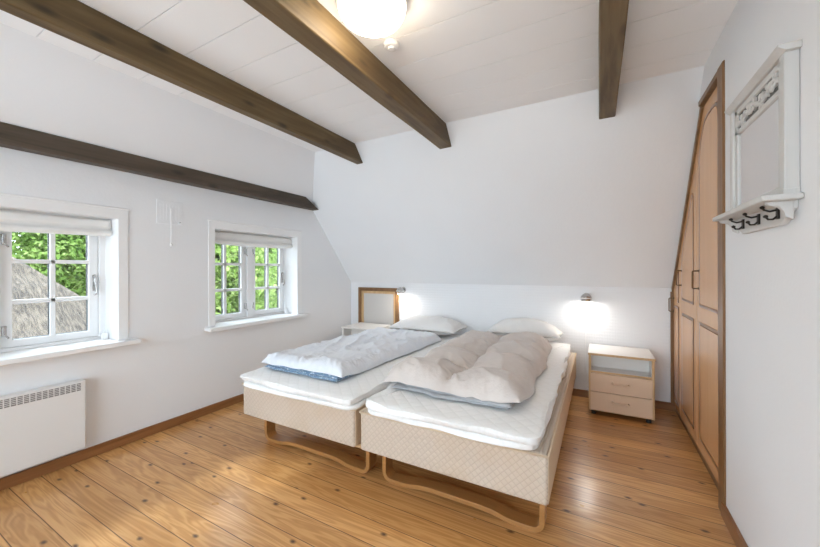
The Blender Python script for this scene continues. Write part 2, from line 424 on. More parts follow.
# unseen window, added behind the camera to light the room
w3 = bpy.data.objects.new('added_window_3', None); col.objects.link(w3); w3.location = (-1.1, YF, FZ0); struct(w3)
f = MB(); fy0, fy1 = YF - .09, YF - .03
f.ring([(FX0, FZ0), (FX1, FZ0), (FX1, FZ1), (FX0, FZ1)], [(FX0 + .06, FZ0 + .06), (FX1 - .06, FZ0 + .06), (FX1 - .06, FZ1 - .06), (FX0 + .06, FZ1 - .06)], 1, fy0, fy1)
for t in (1 / 3, 2 / 3):
    xx = FX0 + (FX1 - FX0) * t; f.box(xx - .03, xx + .03, fy0, fy1, FZ0, FZ1)
f.build('frame', 'white', w3, .004)
MB().box(FX0 + .05, FX1 - .05, YF - .062, YF - .056, FZ0 + .05, FZ1 - .05).build('glass', 'glass', w3)

w4 = bpy.data.objects.new('added_window_4', None); col.objects.link(w4); w4.location = (XL, W4[0], W4[2]); struct(w4)  # second unseen window, put in for more daylight from the left
f = MB(); o4 = [(W4[0], W4[2]), (W4[1], W4[2]), (W4[1], W4[3]), (W4[0], W4[3])]
f.ring(o4, [(W4[0] + .06, W4[2] + .06), (W4[1] - .06, W4[2] + .06), (W4[1] - .06, W4[3] - .06), (W4[0] + .06, W4[3] - .06)], 0, -3.12, -3.06)
f.box(-3.12, -3.06, (W4[0] + W4[1]) / 2 - .03, (W4[0] + W4[1]) / 2 + .03, W4[2], W4[3])
f.build('frame', 'white', w4, .004)
MB().box(-3.095, -3.09, W4[0] + .05, W4[1] - .05, W4[2] + .05, W4[3] - .05).build('glass', 'glass', w4)

# ------------------------------------------------------------------ timber beams
def beam(name, x0, x1, z0, z1, mat, label, chip=None, cut=0):
    """tie beam running to the roof slope, its far end cut to the slope"""
    n = 46; vs = []; fs = []
    r = random.Random(hash(name + label) % 1000 if False else int(abs(x0) * 1000))
    rings = []
    for i in range(n + 1):
        t = i / n
        ring = []
        for (x, z) in ((x0, z0), (x1, z0), (x1, z1), (x0, z1)):
            ye = slope_y(z) - .001 if z < ZC - .001 else YC
            ye -= cut * (z - z0) / (z1 - z0)
            ys = YF
            y = ys + (ye - ys) * t
            j = .0035
            jx = noise.noise(Vector((y * 1.7, x * 40, z * 3 + 4))) * j; jz = noise.noise(Vector((y * 1.7, x * 40 + 9, z * 3))) * j
            if chip and x == x1 and z == z0: jx -= chip * max(0, noise.noise(Vector((y * 1.1, 3.3, 0))))
            if z == z1: jz = 0
            if x == XL: jx = 0
            ring.append((x + jx, y, z + jz))
        vs += ring
    for i in range(n):
        for k in range(4): fs.append((i * 4 + k, i * 4 + (k + 1) % 4, i * 4 + 4 + (k + 1) % 4, i * 4 + 4 + k))
    fs += [(3, 2, 1, 0), tuple(range(n * 4, n * 4 + 4))]
    o = MB().add(vs, fs).build(name, mat, None, .006, origin=((x0 + x1) / 2, 1, z0))
    return tag(o, label, 'beam', 'timber beams under the ceiling')
beam('timber_beam', XL, -2.778, 1.879, 1.992, 'beam_grey', 'lowest dark grey-brown timber beam, running along the window wall', cut=.11)
beam('timber_beam', -2.034, -1.962, 2.212, ZC, 'beam', 'dark brown ceiling beam between the window-wall beam and the lit lamp beam')
beam('timber_beam', -1.172, -1.062, 2.212, ZC, 'beam', 'brown ceiling beam beside the round lamp, its side lit orange', .01)
beam('timber_beam', .003, .102, 2.212, ZC, 'beam', 'short-looking brown ceiling beam nearest the wardrobe')

# ------------------------------------------------------------------ ceiling lamp and detector
LX, LY = -.85, 1.222
lamp = thing('ceiling_lamp', 'round opal glass ceiling lamp, lit, beside the third beam', 'lamp', (LX, LY, ZC))
MB().lathe([(.132, 0), (.150, -.004), (.150, -.034), (.140, -.038)], (LX, LY, ZC)).build('base_plate', 'white_metal', lamp, smooth=False, bevel=.002)
prof = [(.130, -.030), (.141, -.038), (.143, -.050), (.138, -.066), (.125, -.086), (.101, -.102), (.067, -.113), (.03, -.119), (.001, -.12)]
MB().lathe(prof, (LX, LY, ZC), 40).build('glass_shade', 'opal', lamp, smooth=True)
sd = thing('smoke_detector', 'small round white smoke detector on the ceiling beside the lamp', 'smoke detector', (-.93, 1.51, ZC))
MB().lathe([(.036, 0), (.040, -.004), (.040, -.018), (.034, -.026), (.001, -.028)], (-.93, 1.51, ZC), 28).build('casing', 'white_metal', sd, .001)
MB().lathe([(.018, -.0265), (.016, -.034), (.001, -.036)], (-.93, 1.51, ZC), 20).build('sensor_cap', 'white', sd, .001)

# ------------------------------------------------------------------ wall vent with pull cord
vy = 1.436; vz = 1.64
v = thing('wall_vent', 'flat square white wall vent with a hanging pull cord, between the windows', 'vent', (XL, vy, vz))
MB().box(XL, XL + .005, vy - .092, vy + .092, vz - .088, vz + .088).build('cover_plate', 'wall', v, .001)
s = MB()
for k in range(7): s.box(XL + .005, XL + .0062, vy - .07 + k * .022, vy - .058 + k * .022, vz - .06, vz + .06)
s.build('slats', 'wall', v)
MB().tube([(XL + .016, vy, vz + .03), (XL + .018, vy, vz - .1), (XL + .016, vy, 1.405)], .003, 6).build('pull_cord', 'white', v)
MB().lathe([(.003, .014), (.008, .006), (.009, -.006), (.004, -.014)], (XL + .017, vy, 1.395), 12).build('cord_knob', 'white_metal', v, smooth=True)
MB().lathe([(.008, 0), (.008, .008), (.001, .011)], (XL + .01, vy + .062, vz - .072), 12, (1, 0, 0)).build('screw_cap', 'white_metal', v, smooth=True)

# ------------------------------------------------------------------ panel heater
hx = -2.802; hy0, hy1 = -.12, .918
h = thing('panel_heater', 'white electric panel heater on the wall under the left window', 'heater', (XL, .4, .096))
MB().box(XL + .012, hx, hy0, hy1, .096, .52).build('body', 'white_metal', h, .006)
g = MB(); a = hy1 - .025
k = 0
while a - k * .0245 > hy0 + .04:
    ya = a - k * .0245
    g.box(hx - .006, hx + .0012, ya - .019, ya, .463, .508); k += 1
g.build('grille', 'grille', h)
l = MB(); k = 0
while a - k * .0245 > hy0 + .04:
    ya = a - k * .0245
    for q in range(4): l.box(hx, hx + .0022, ya - .019, ya, .4705 + q * .0098, .4735 + q * .0098)
    k += 1
l.build('louver_slats', 'white_metal', h)
MB().box(XL, XL + .014, hy0 + .1, hy1 - .1, .14, .48).build('wall_bracket', 'white_metal', h)
MB().box(hx - .045, hx - .02, hy1, hy1 + .004, .44, .49).build('control_switch', 'white', h, .001)

# ------------------------------------------------------------------ wardrobe in the niche
DX = .552
wd = thing('fitted_wardrobe', 'peach-brown fitted wardrobe whose doors follow the roof slope', 'wardrobe', (.8, 2.9, 0))
def inset(poly, d):
    n = len(poly); out = []
    for i in range(n):
        p0, p1, p2 = Vector(poly[i - 1]), Vector(poly[i]), Vector(poly[(i + 1) % n])
        a, b = (p1 - p0).normalized(), (p2 - p1).normalized()
        na, nb = Vector((-a.y, a.x)), Vector((-b.y, b.x))
        k = (na + nb); k = k / max(k.dot(na), .2)
        out.append(tuple(p1 + k * d))
    return out
def top_z(y, dz=0): return min(NZ - .034 - dz, slope_z(y) - .05 - dz)
ykink = slope_y(NZ - .034 + .05)
# carcass: side, shelves and back behind the doors, and face frame
c = MB().box(.60, 1.15, NY0 + .03, NY0 + .05, .06, 2.1)
c.prism([(NY0 + .05, .07), (YB - .03, .07), (YB - .03, slope_z(YB - .03) - .09), (ykink, 2.1), (NY0 + .05, 2.1)], 0, 1.14, 1.16)
c.box(.60, 1.14, NY0 + .05, YB - .03, .06, .08).box(.60, 1.14, NY0 + .05, 3.2, 1.3, 1.32)
c.build('carcass', 'inside', wd)
fx0, fx1 = .516, .60
f = MB().box(fx0 + .008, fx1, NY0, NY0 + .085, 0, NZ - .004)                          # near stile
yk = slope_y(NZ) - .01
f.prism([(NY0, NZ), (NY0, NZ - .032), (slope_y(NZ) - .02, NZ - .032), (yk, NZ)], 0, fx0 + .012, fx1)     # head
def sl(y, o): return slope_z(y) - o
f.prism([(yk, NZ - .002), (yk - .012, NZ - .045), (YB - .012 , sl(YB - .012, .048)), (YB - .002, sl(YB - .002, .004))], 0, DX - .012, fx1)   # raking stile
f.box(DX - .02, fx1, YB - .016, YB - .002, .066, ZK - .03)                              # short stile at the knee wall
f.build('face_frame', 'frame_wood', wd, .003)
MB().box(DX + .012, .60, NY0 + .085, YB - .03, 0, .058).build('plinth', 'frame_wood', wd, .002)
edges = [NY0 + .088, 2.834, 3.349, YB - .016]
for i in range(3):
    a, b = edges[i] + .003, edges[i + 1] - .003
    if i == 0: poly = [(a, .062), (b, .062), (b, top_z(b)), (ykink, top_z(ykink)), (a, NZ - .034)]
    else: poly = [(a, .062), (b, .062), (b, top_z(b)), (a, top_z(a))]
    d = MB().prism(poly, 0, DX, DX + .02).build('door', 'door', wd, .003)
    wdt = .075 if i < 2 else .045
    up = [(p[0], max(p[1], .965)) for p in poly]
    lo = [(a, .062), (b, .062), (b, .945), (a, .945)]
    for q, P in ((0, up), (1, lo)):
        if q == 0:
            P = [(a, .888), (b, .888)] + poly[2:]
            if top_z(b) < 1.15: P = [(a, .888), (b - .12, .888), (b - .12, top_z(b - .12)), (a, top_z(a))]
        in1 = inset(P, wdt)
        # round the top corners of the upper panel
        def rounded(pl, r):
            out = []; n = len(pl)
            for j in range(n):
                p0, p1, p2 = Vector(pl[j - 1]), Vector(pl[j]), Vector(pl[(j + 1) % n])
                if j < 2: out.append(tuple(p1)); continue
                ra = min(r, (p0 - p1).length * .4, (p2 - p1).length * .4)
                A = p1 + (p0 - p1).normalized() * ra; B = p1 + (p2 - p1).normalized() * ra
                for t in (0, .25, .5, .75, 1): out.append(tuple(A * (1 - t) ** 2 + p1 * 2 * t * (1 - t) + B * t * t))
            return out
        in1 = rounded(in1, .10 if q == 0 else .02)
        in2 = inset(in1, .016); in3 = inset(in1, .0185)
        MB().ring(in1, in2, 0, DX - .0035, DX + .004).build('panel_molding', 'groove', d)
        MB().prism(in3, 0, DX - .004, DX + .003).build('raised_panel', 'door', d, .003)
    hy = b - .06 if i < 2 else b - .02
    zc = 1.132 if i < 2 else .90
    hh = .055
    hb = MB().tube([(DX, hy, zc + hh), (DX - .030, hy, zc + hh), (DX - .034, hy, zc + hh - .004), (DX - .034, hy, zc - hh + .004), (DX - .030, hy, zc - hh), (DX, hy, zc - hh)], .0038, 8)
    hb.lathe([(.009, 0), (.009, .003)], (DX, hy, zc + hh), 12, (-1, 0, 0)).lathe([(.009, 0), (.009, .003)], (DX, hy, zc - hh), 12, (-1, 0, 0))
    hb.build('handle', 'brass', d, smooth=True)
    if i == 0:
        for z in (.35, 1.14, 1.96):
            MB().tube([(DX - .004, a - .002, z - .03), (DX - .004, a - .002, z + .03)], .006, 8).box(DX - .004, DX, a, a + .03, z - .025, z + .025).build('hinge', 'brass', d, .001)

# ------------------------------------------------------------------ mirror with shelf and hooks on the right wall
MY0, MY1 = 1.475, 1.975
mi = thing('wall_mirror', 'white carved wall mirror with small shelf and coat hooks on right wall', 'mirror', (XR, 1.72, 1.34))
bx = XR - .018
MB().prism([(MY0 + .01, 1.405), (MY0 + .012, 1.385), (MY0 + .04, 1.375), (MY0 + .055, 1.355), (MY0 + .08, 1.342), (MY1 - .08, 1.342), (MY1 - .055, 1.355), (MY1 - .04, 1.375), (MY1 - .012, 1.385), (MY1 - .01, 1.405), (MY1 - .01, 1.875), (MY0 + .01, 1.875)], 0, bx, XR).build('back_board', 'shabby', mi, .003)
for ya in (MY0, MY1 - .034):
    q = MB().box(XR - .036, XR - .001, ya, ya + .034, 1.425, 1.862)
    q.box(XR - .040, XR - .001, ya - .003, ya + .037, 1.425, 1.445)
    q.build('pilaster', 'shabby', mi, .003)
fr = MB()
for a, b, z0, z1 in ((MY0 + .034, MY0 + .064, 1.435, 1.86), (MY1 - .064, MY1 - .034, 1.435, 1.86), (MY0 + .034, MY1 - .034, 1.435, 1.462), (MY0 + .034, MY1 - .034, 1.755, 1.775), (MY0 + .034, MY1 - .034, 1.838, 1.862)):
    fr.box(XR - .028, bx, a, b, z0, z1)
fr.build('frame', 'shabby', mi, .003)
MB().box(bx - .004, bx, MY0 + .06, MY1 - .06, 1.458, 1.76).build('mirror_glass', 'mirror', mi)
ca = MB().box(bx - .003, bx, MY0 + .062, MY1 - .062, 1.772, 1.841); ca.build('carving_recess', 'carve_back', mi)
cv = MB(); n = 8; L = MY1 - MY0 - .13; y00 = MY0 + .065
xs = XR - .026
pts = []
for i in range(41):
    t = i / 40; pts.append((xs + .002, y00 + L * t, 1.806 + .017 * math.sin(t * PI * 4)))
cv.tube(pts, .0062, 8)
def leaf(cy, cz, ang, ln, wd_):
    o = []
    for t in [i / 8 for i in range(9)]: o.append((ln * t, wd_ * math.sin(PI * t ** .8)))
    P = o + [(x, -y) for x, y in reversed(o[1:-1])]
    ca_, sa = math.cos(ang), math.sin(ang)
    cv.prism([(cy + x * ca_ - y * sa, cz + x * sa + y * ca_) for x, y in P], 0, xs - .003, xs + .006)
for i in range(17):
    t = (i + .5) / 17; cy = y00 + L * t; cz = 1.806 + .017 * math.sin(t * PI * 4); up = 1 if i % 2 else -1
    leaf(cy, cz, up * 1.0 + (.5 if i % 4 < 2 else -.4), .032, .0085)
    leaf(cy, cz, PI - up * .7, .024, .0065)
for i in range(4):
    t = (i + .5) / 4; cy = y00 + L * t; cz = 1.806 - .006 * (1 if i % 2 == 0 else -1)
    cv.lathe([(.013, -.002), (.011, .004), (.001, .006)], (xs, cy, cz), 14, (-1, 0, 0))
cv.build('carved_scrollwork', 'shabby', mi, .001)
co = MB()
prof = [(.0, 1.862), (.036, 1.862), (.040, 1.866), (.050, 1.874), (.053, 1.877), (.053, 1.884), (.0, 1.884)]
co.prism([(XR - p[0], p[1]) for p in prof], 1, MY0 - .012, MY1 + .002)
co.build('cornice', 'shabby', mi, .002)
sh = MB().box(XR - .094, XR - .001, MY0 - .026, MY1 + .002, 1.408, 1.426)
sh.build('shelf', 'shabby', mi, .004)
for ya in (MY0 + .008, MY1 - .026):
    P = [(XR - .012, 1.408), (XR - .075, 1.408), (XR - .070, 1.398), (XR - .045, 1.392), (XR - .034, 1.378), (XR - .03, 1.36), (XR - .012, 1.35)]
    MB().prism(P, 1, ya, ya + .018).build('bracket', 'shabby', mi, .002)
for yy in (1.565, 1.72, 1.875):
    k = MB().box(bx - .006, bx, yy - .008, yy + .008, 1.362, 1.400)
    k.tube([(bx - .004, yy, 1.392), (bx - .022, yy, 1.388), (bx - .036, yy, 1.394), (bx - .040, yy, 1.402)], [.0035, .0035, .0035, .004], 8)
    k.tube([(bx - .004, yy, 1.372), (bx - .014, yy, 1.362), (bx - .026, yy, 1.362), (bx - .032, yy, 1.372)], [.0035] * 4, 8)
    for p in ((bx - .040, yy, 1.402), (bx - .032, yy, 1.372)): k.lathe([(.001, -.006), (.006, -.003), (.007, 0), (.006, .003), (.001, .006)], p, 10)
    k.build('coat_hook', 'dark_iron', mi, .001)

# ------------------------------------------------------------------ beds
def rounded_slab(x0, x1, y0, y1, z0, z1, r=.06, n=8, wave=0, seed=0, edge=.02, bulge=0, nx=44, ny=70):
    """soft closed slab on a grid: rounded plan corners, rounded edges, wavy outline"""
    m = MB(); vs = []; fs = []
    cx, cy = (x0 + x1) / 2, (y0 + y1) / 2; hx, hy = (x1 - x0) / 2, (y1 - y0) / 2
    # outline loop
    loop = []
    for (sx, sy, a0) in ((1, 1, 0), (-1, 1, PI / 2), (-1, -1, PI), (1, -1, 3 * PI / 2)):
        for k in range(n + 1):
            a = a0 + PI / 2 * k / n; loop.append(Vector((cx + sx * (hx - r) + r * math.cos(a), cy + sy * (hy - r) + r * math.sin(a), 0)))
    dense = []
    for i, p in enumerate(loop):
        q = loop[(i + 1) % len(loop)]; k = max(1, int((q - p).length / .03))
        for j in range(k): dense.append(p.lerp(q, j / k))
    N = len(dense); c = Vector((cx, cy, 0))
    rings = []
    h = z1 - z0
    levels = [(.5, 0), (.30, .0), (.12, .0)]
    prof = [(edge * 1.0, 0), (edge * .3, .12), (0, .32), (0, .68), (edge * .3, .88), (edge * 1.0, 1)]
    for inn, t in prof:
        rg = []
        for p in dense:
            w = noise.noise(Vector((p.x * 3.1 + seed, p.y * 3.1, t * .8))) * wave + noise.noise(Vector((p.x * 9 + seed, p.y * 9, t))) * wave * .4
            zw = noise.noise(Vector((p.x * 6 + seed * 2, p.y * 6, 5))) * wave * .75
            dirv = (p - c); dirv = Vector((dirv.x / hx, dirv.y / hy, 0))
            if abs(dirv.x) > abs(dirv.y): nv = Vector((math.copysign(1, dirv.x), 0, 0))
            else: nv = Vector((0, math.copysign(1, dirv.y), 0))
            q = p - (p - c).normalized() * inn + nv * w
            rg.append(Vector((q.x, q.y, max(z0, z0 + h * t + zw * min(1, t * 1.6) * (1.0 if t < .9 else .6)))))
        rings.append(rg)
    # shrink rings toward the middle on top with gentle relief
    for s_ in (.96, .9, .75, .5, .25):
        rg = []
        for p in rings[5][:]:
            q = Vector((cx + (p.x - cx) * s_, cy + (p.y - cy) * s_, z1 + bulge * (1 - s_ ** 3) + noise.noise(Vector((p.x * s_ * 4 + seed, p.y * s_ * 4, 2))) * wave * .2))
            rg.append(q)
        rings.append(rg)
    for rg in rings: vs += rg
    for i in range(len(rings) - 1):
        for k in range(N): fs.append((i * N + k, i * N + (k + 1) % N, (i + 1) * N + (k + 1) % N, (i + 1) * N + k))
    fs.append(tuple(range(N - 1, -1, -1)))
    b = len(vs); vs.append(Vector((cx, cy, z1 + bulge)))
    for k in range(N): fs.append(((len(rings) - 1) * N + k, (len(rings) - 1) * N + (k + 1) % N, b))
    return m.add(vs, fs)

BYF, BYB = 1.545, 3.575
def bed_leg(xa, xb, y0, y1):
    """bent laminated runner: upright, rounded foot, raised middle, foot, upright"""
    p = []
    def arc(cx, cz, r, a0, a1, n=8):
        for k in range(n + 1):
            a = a0 + (a1 - a0) * k / n; p.append((cx + r * math.cos(a), cz + r * math.sin(a)))
    r = .045; t = .012
    p.append((xa + t, .215)); p.append((xa + t, .12))
    arc(xa + t + r, t + r, r, PI, 1.5 * PI)
    p += [(xa + .12, t), (xa + .17, t + .004), (xa + .24, t + .018), (xa + .30, t + .022)]
    p += [(xb - .30, t + .022), (xb - .24, t + .018), (xb - .17, t + .004), (xb - .12, t)]
    arc(xb - t - r, t + r, r, 1.5 * PI, 2 * PI)
    p += [(xb - t, .12), (xb - t, .215)]
    return MB().ribbon(p, t, 1, y0, y1)
def bed(x0, x1, lx0, lx1, label):
    b = thing('bed', label, 'bed', ((x0 + x1) / 2, (BYF + BYB) / 2, 0), 'single beds side by side')
    base = MB().box(x0, x1, BYF, BYB, .20, .42).build('box_base', 'box_fabric', b, .014, seg=4)
    sd = MB()
    for xs, sgn in ((x0, -1), (x1, 1)):
        sd.box(xs - .002 if sgn < 0 else xs - .004, xs + .004 if sgn < 0 else xs + .002, BYF + .012, BYB - .012, .207, .412)
    sd.build('side_cloth', 'side_fabric', base, .001)
    pp = [(x0 - .001, BYF - .001), (x1 + .001, BYF - .001), (x1 + .001, BYB), (x0 - .001, BYB), (x0 - .001, BYF - .001)]
    MB().tube([(x, y, .413) for x, y in pp], .006, 8).build('piping', 'side_fabric', base, smooth=True)
    bed_leg(lx0, lx1, 1.648, 1.725).build('leg', 'beech', b, .002)
    bed_leg(lx0, lx1, 3.29, 3.367).build('leg', 'beech', b, .002)
    MB().box(lx0, lx1, 1.60, 3.45, .175, .2).build('bottom_board', 'edge', b, .003)
    return b
bed(-2.17, -1.205, -2.08, -1.175, 'quilted cream box bed on bent-wood legs, on the window side')
bed(-1.163, -.190, -1.085, -.215, 'quilted cream box bed on bent-wood legs, on the wardrobe side')
def topper(x0, x1, y0, label, seed):
    t = thing('mattress_topper', label, 'mattress topper', ((x0 + x1) / 2, 2.5, .421), 'toppers on the two beds')
    rounded_slab(x0 + .012, x1 - .006, y0 + .012, 3.57, .4255, .453, .06, 8, .022, seed, .010).build('lower_pad', 'topper', t, smooth=True)
    rounded_slab(x0, x1, y0, 3.575, .457, .494, .05, 8, .026, seed + 5, .013, .004).build('upper_pad', 'topper', t, smooth=True)
    q = rounded_slab(x0, x1, y0, 3.575, .457, .494, .05, 8, .026, seed + 5, .013, .004)
    n = (len(q.v) - 1) // 11
    loop = [q.v[4 * n + k] for k in range(n)] + [q.v[4 * n]]
    MB().tube(loop, .0042, 6, False).build('piped_edge', 'topper', t, smooth=True)
    return t
topper(-2.135, -1.172, 1.478, 'wavy white mattress topper under the blue folded duvet', 1)
topper(-1.125, -.222, 1.50, 'wavy white mattress topper under the grey folded duvet', 11)

def duvet_layer(x0, x1, y0, y1, z0, h, seed, cols, rows, puff, wr, n=(100, 190), wob=.02, round_=.035, shift=None, lift=0, hem=0, zf=None):
    """closed soft layer, quilted into pockets with creases, its hem lifting and drooping"""
    NX, NY = n; vs = []; fs = []
    def edge(q):
        return math.sqrt(max(0., 1 - max(0, 1 - q / round_) ** 2)) if q < round_ else 1
    def N(*p): return noise.noise(Vector(p))
    def crease(*p): return max(0, 1 - abs(noise.noise(Vector(p))) * 2.6) ** 2
    top = []; bot = []
    for i in range(NX + 1):
        for j in range(NY + 1):
            s, t = i / NX, j / NY
            x = x0 + (x1 - x0) * s; y = y0 + (y1 - y0) * t
            px, py = x, y
            x += (N(seed, y * 2.3, 1) * wob + N(seed, y * 8, 1) * wob * .4) * (1 if s > .5 else -1) * abs(2 * s - 1) ** 2
            y += (N(px * 3.2, seed, 4) * wob * 1.3 + N(px * 11, seed, 4) * wob * .5) * abs(2 * t - 1) ** 3
            if shift: x += shift(s, t)
            qx, qy = min(s, 1 - s) * (x1 - x0), min(t, 1 - t) * (y1 - y0)
            e = edge(qx) * edge(qy)
            ws = s + N(px * 3, py * 3, seed) * .035; wt = t + N(px * 3, py * 3, seed + 9) * .02
            sc_ = abs(math.sin(PI * ws * cols)); sr = abs(math.sin(PI * wt * rows))
            quilt = (sc_ ** .5) * (sr ** .5)
            lip = math.exp(-(min(qx, qy) / .09) ** 2); seam = max(1 - min(sc_, 1) * 1.6, 1 - min(sr, 1) * 1.6, 0)
            c1 = crease(px * 5 + py * 2, py * 3.5 - px, seed) * 1.0
            c2 = crease(px * 9 + seed, py * 6 + px * 3, seed + 3) * (.18 + .8 * seam + .45 * lip)
            c3 = crease(px * 24, py * 24, seed + 7) * (.03 + .5 * lip + .5 * seam)
            zb = z0 + lift * (N(px * 4, py * 4, seed + 2) + .5 * N(px * 14, py * 14, seed + 2)) * (1 if lip > .3 else lip / .3) + (zf(s, t) if zf else 0)
            z = zb + hem + e * (h * (1 - puff + puff * quilt) + wr * (c1 + c2 + c3) + N(px * 1.7, py * 1.7, seed) * h * .22)
            top.append((x, y, z)); bot.append((x, y, zb))
    vs = top + bot
    K = (NX + 1) * (NY + 1)
    def idx(sd, i, j): return sd * K + i * (NY + 1) + j
    for i in range(NX):
        for j in range(NY):
            fs.append((idx(0, i, j), idx(0, i + 1, j), idx(0, i + 1, j + 1), idx(0, i, j + 1)))
            fs.append((idx(1, i, j), idx(1, i, j + 1), idx(1, i + 1, j + 1), idx(1, i + 1, j)))
    for i in range(NX):
        fs.append((idx(0, i, 0), idx(1, i, 0), idx(1, i + 1, 0), idx(0, i + 1, 0))); fs.append((idx(0, i, NY), idx(0, i + 1, NY), idx(1, i + 1, NY), idx(1, i, NY)))
    for j in range(NY):
        fs.append((idx(0, 0, j), idx(0, 0, j + 1), idx(1, 0, j + 1), idx(1, 0, j))); fs.append((idx(0, NX, j), idx(1, NX, j), idx(1, NX, j + 1), idx(0, NX, j + 1)))
    return MB().add(vs, fs)
ZT = .509
dv = thing('duvet', 'pale blue folded duvet with blue print underside on the window-side bed', 'duvet', (-1.73, 2.4, ZT), 'folded duvets on the beds')
sh = lambda s, t: -.02 * (1 - t) - .03 * t * (1 - s)
zf = lambda s, t: .030 * math.exp(-(t / .10) ** 2)
duvet_layer(-2.075, -1.40, 1.648, 2.2, ZT, .012, 2.1, 3, 5, .2, .003, wob=.026, shift=sh, hem=.005).build('lower_fold', 'duvet_blue_under', dv, smooth=True)
duvet_layer(-2.075, -1.41, 1.664, 2.1, ZT + .018, .012, 8.1, 3, 5, .3, .004, wob=.03, shift=sh, lift=.007, hem=.004).build('middle_fold', 'duvet_blue_under', dv, smooth=True)
duvet_layer(-2.09, -1.365, 1.652, 3.12, ZT + .003, .072, 5.3, 2, 3, .22, .014, wob=.028, round_=.075, shift=sh, lift=.006, hem=.004, zf=zf).build('upper_fold', 'duvet_blue', dv, smooth=True)
dv = thing('duvet', 'puffy warm grey folded duvet on the wardrobe-side bed', 'duvet', (-.75, 2.5, ZT), 'folded duvets on the beds')
sh = lambda s, t: .03 * (1 - t) * s - .05 * t * (1 - s) + .035 * t * s + .015 * (1 - t)
zf = lambda s, t: (.034 + .012 * math.sin(s * 7)) * math.exp(-(t / .10) ** 2)
duvet_layer(-1.095, -.425, 1.712, 2.3, ZT, .014, 12.4, 2, 4, .3, .004, wob=.036, shift=sh, hem=.005).build('lower_fold', 'duvet_grey_under', dv, smooth=True)
duvet_layer(-1.095, -.43, 1.732, 2.2, ZT + .020, .014, 15.4, 2, 4, .3, .005, wob=.036, shift=sh, lift=.009, hem=.004).build('middle_fold', 'duvet_grey_under', dv, smooth=True)
duvet_layer(-1.12, -.385, 1.70, 3.26, ZT + .003, .128, 17.7, 2, 4, .68, .014, wob=.036, round_=.11, shift=sh, lift=.007, hem=.004, zf=zf).build('upper_fold', 'duvet_grey', dv, smooth=True)

def pillow(cx, cy, w, l, h, seed, label):
    n = 48; vs = []; fs = []
    for side in (1, -1):
        for i in range(n + 1):
            for j in range(n + 1):
                s, t = 2 * i / n - 1, 2 * j / n - 1
                px = s * w / 2 * (1 - .07 * (1 - abs(t) ** 2) * abs(s) ** 3); py = t * l / 2 * (1 - .08 * (1 - abs(s) ** 2) * abs(t) ** 3)
                e = ((1 - abs(s) ** 2.4) * (1 - abs(t) ** 2.4)) ** .55 if abs(s) < 1 and abs(t) < 1 else 0
                wr = noise.noise(Vector((px * 5 + seed, py * 5, side))) * .02 + max(0, 1 - abs(noise.noise(Vector((px * 9 + seed, py * 9, 3)))) * 3) * .010
                z = h * (.62 * e if side > 0 else -.38 * e) + e * wr * (1 if side > 0 else .2)
                vs.append((cx + px, cy + py, ZT + .004 + h * .38 + max(z, -h * .34) + (h * .1 * t if side > 0 else 0) * e))
    K = (n + 1) ** 2
    for i in range(n):
        for j in range(n):
            a = i * (n + 1) + j
            fs.append((a, a + n + 1, a + n + 2, a + 1)); fs.append((K + a, K + a + 1, K + a + n + 2, K + a + n + 1))
    o = MB().add(vs, fs)
    ob = o.build('pillow', 'pillow', None, smooth=True, origin=(cx, cy, ZT))
    import bmesh
    bm = bmesh.new(); bm.from_mesh(ob.data); bmesh.ops.remove_doubles(bm, verts=bm.verts, dist=.0005); bm.to_mesh(ob.data); bm.free()
    return tag(ob, label, 'pillow', 'pillows against the knee wall')
pillow(-1.625, 3.37, .77, .42, .17, 3, 'white pillow behind the pale blue duvet')
pillow(-.635, 3.455, .68, .24, .20, 8, 'white pillow behind the warm grey duvet')

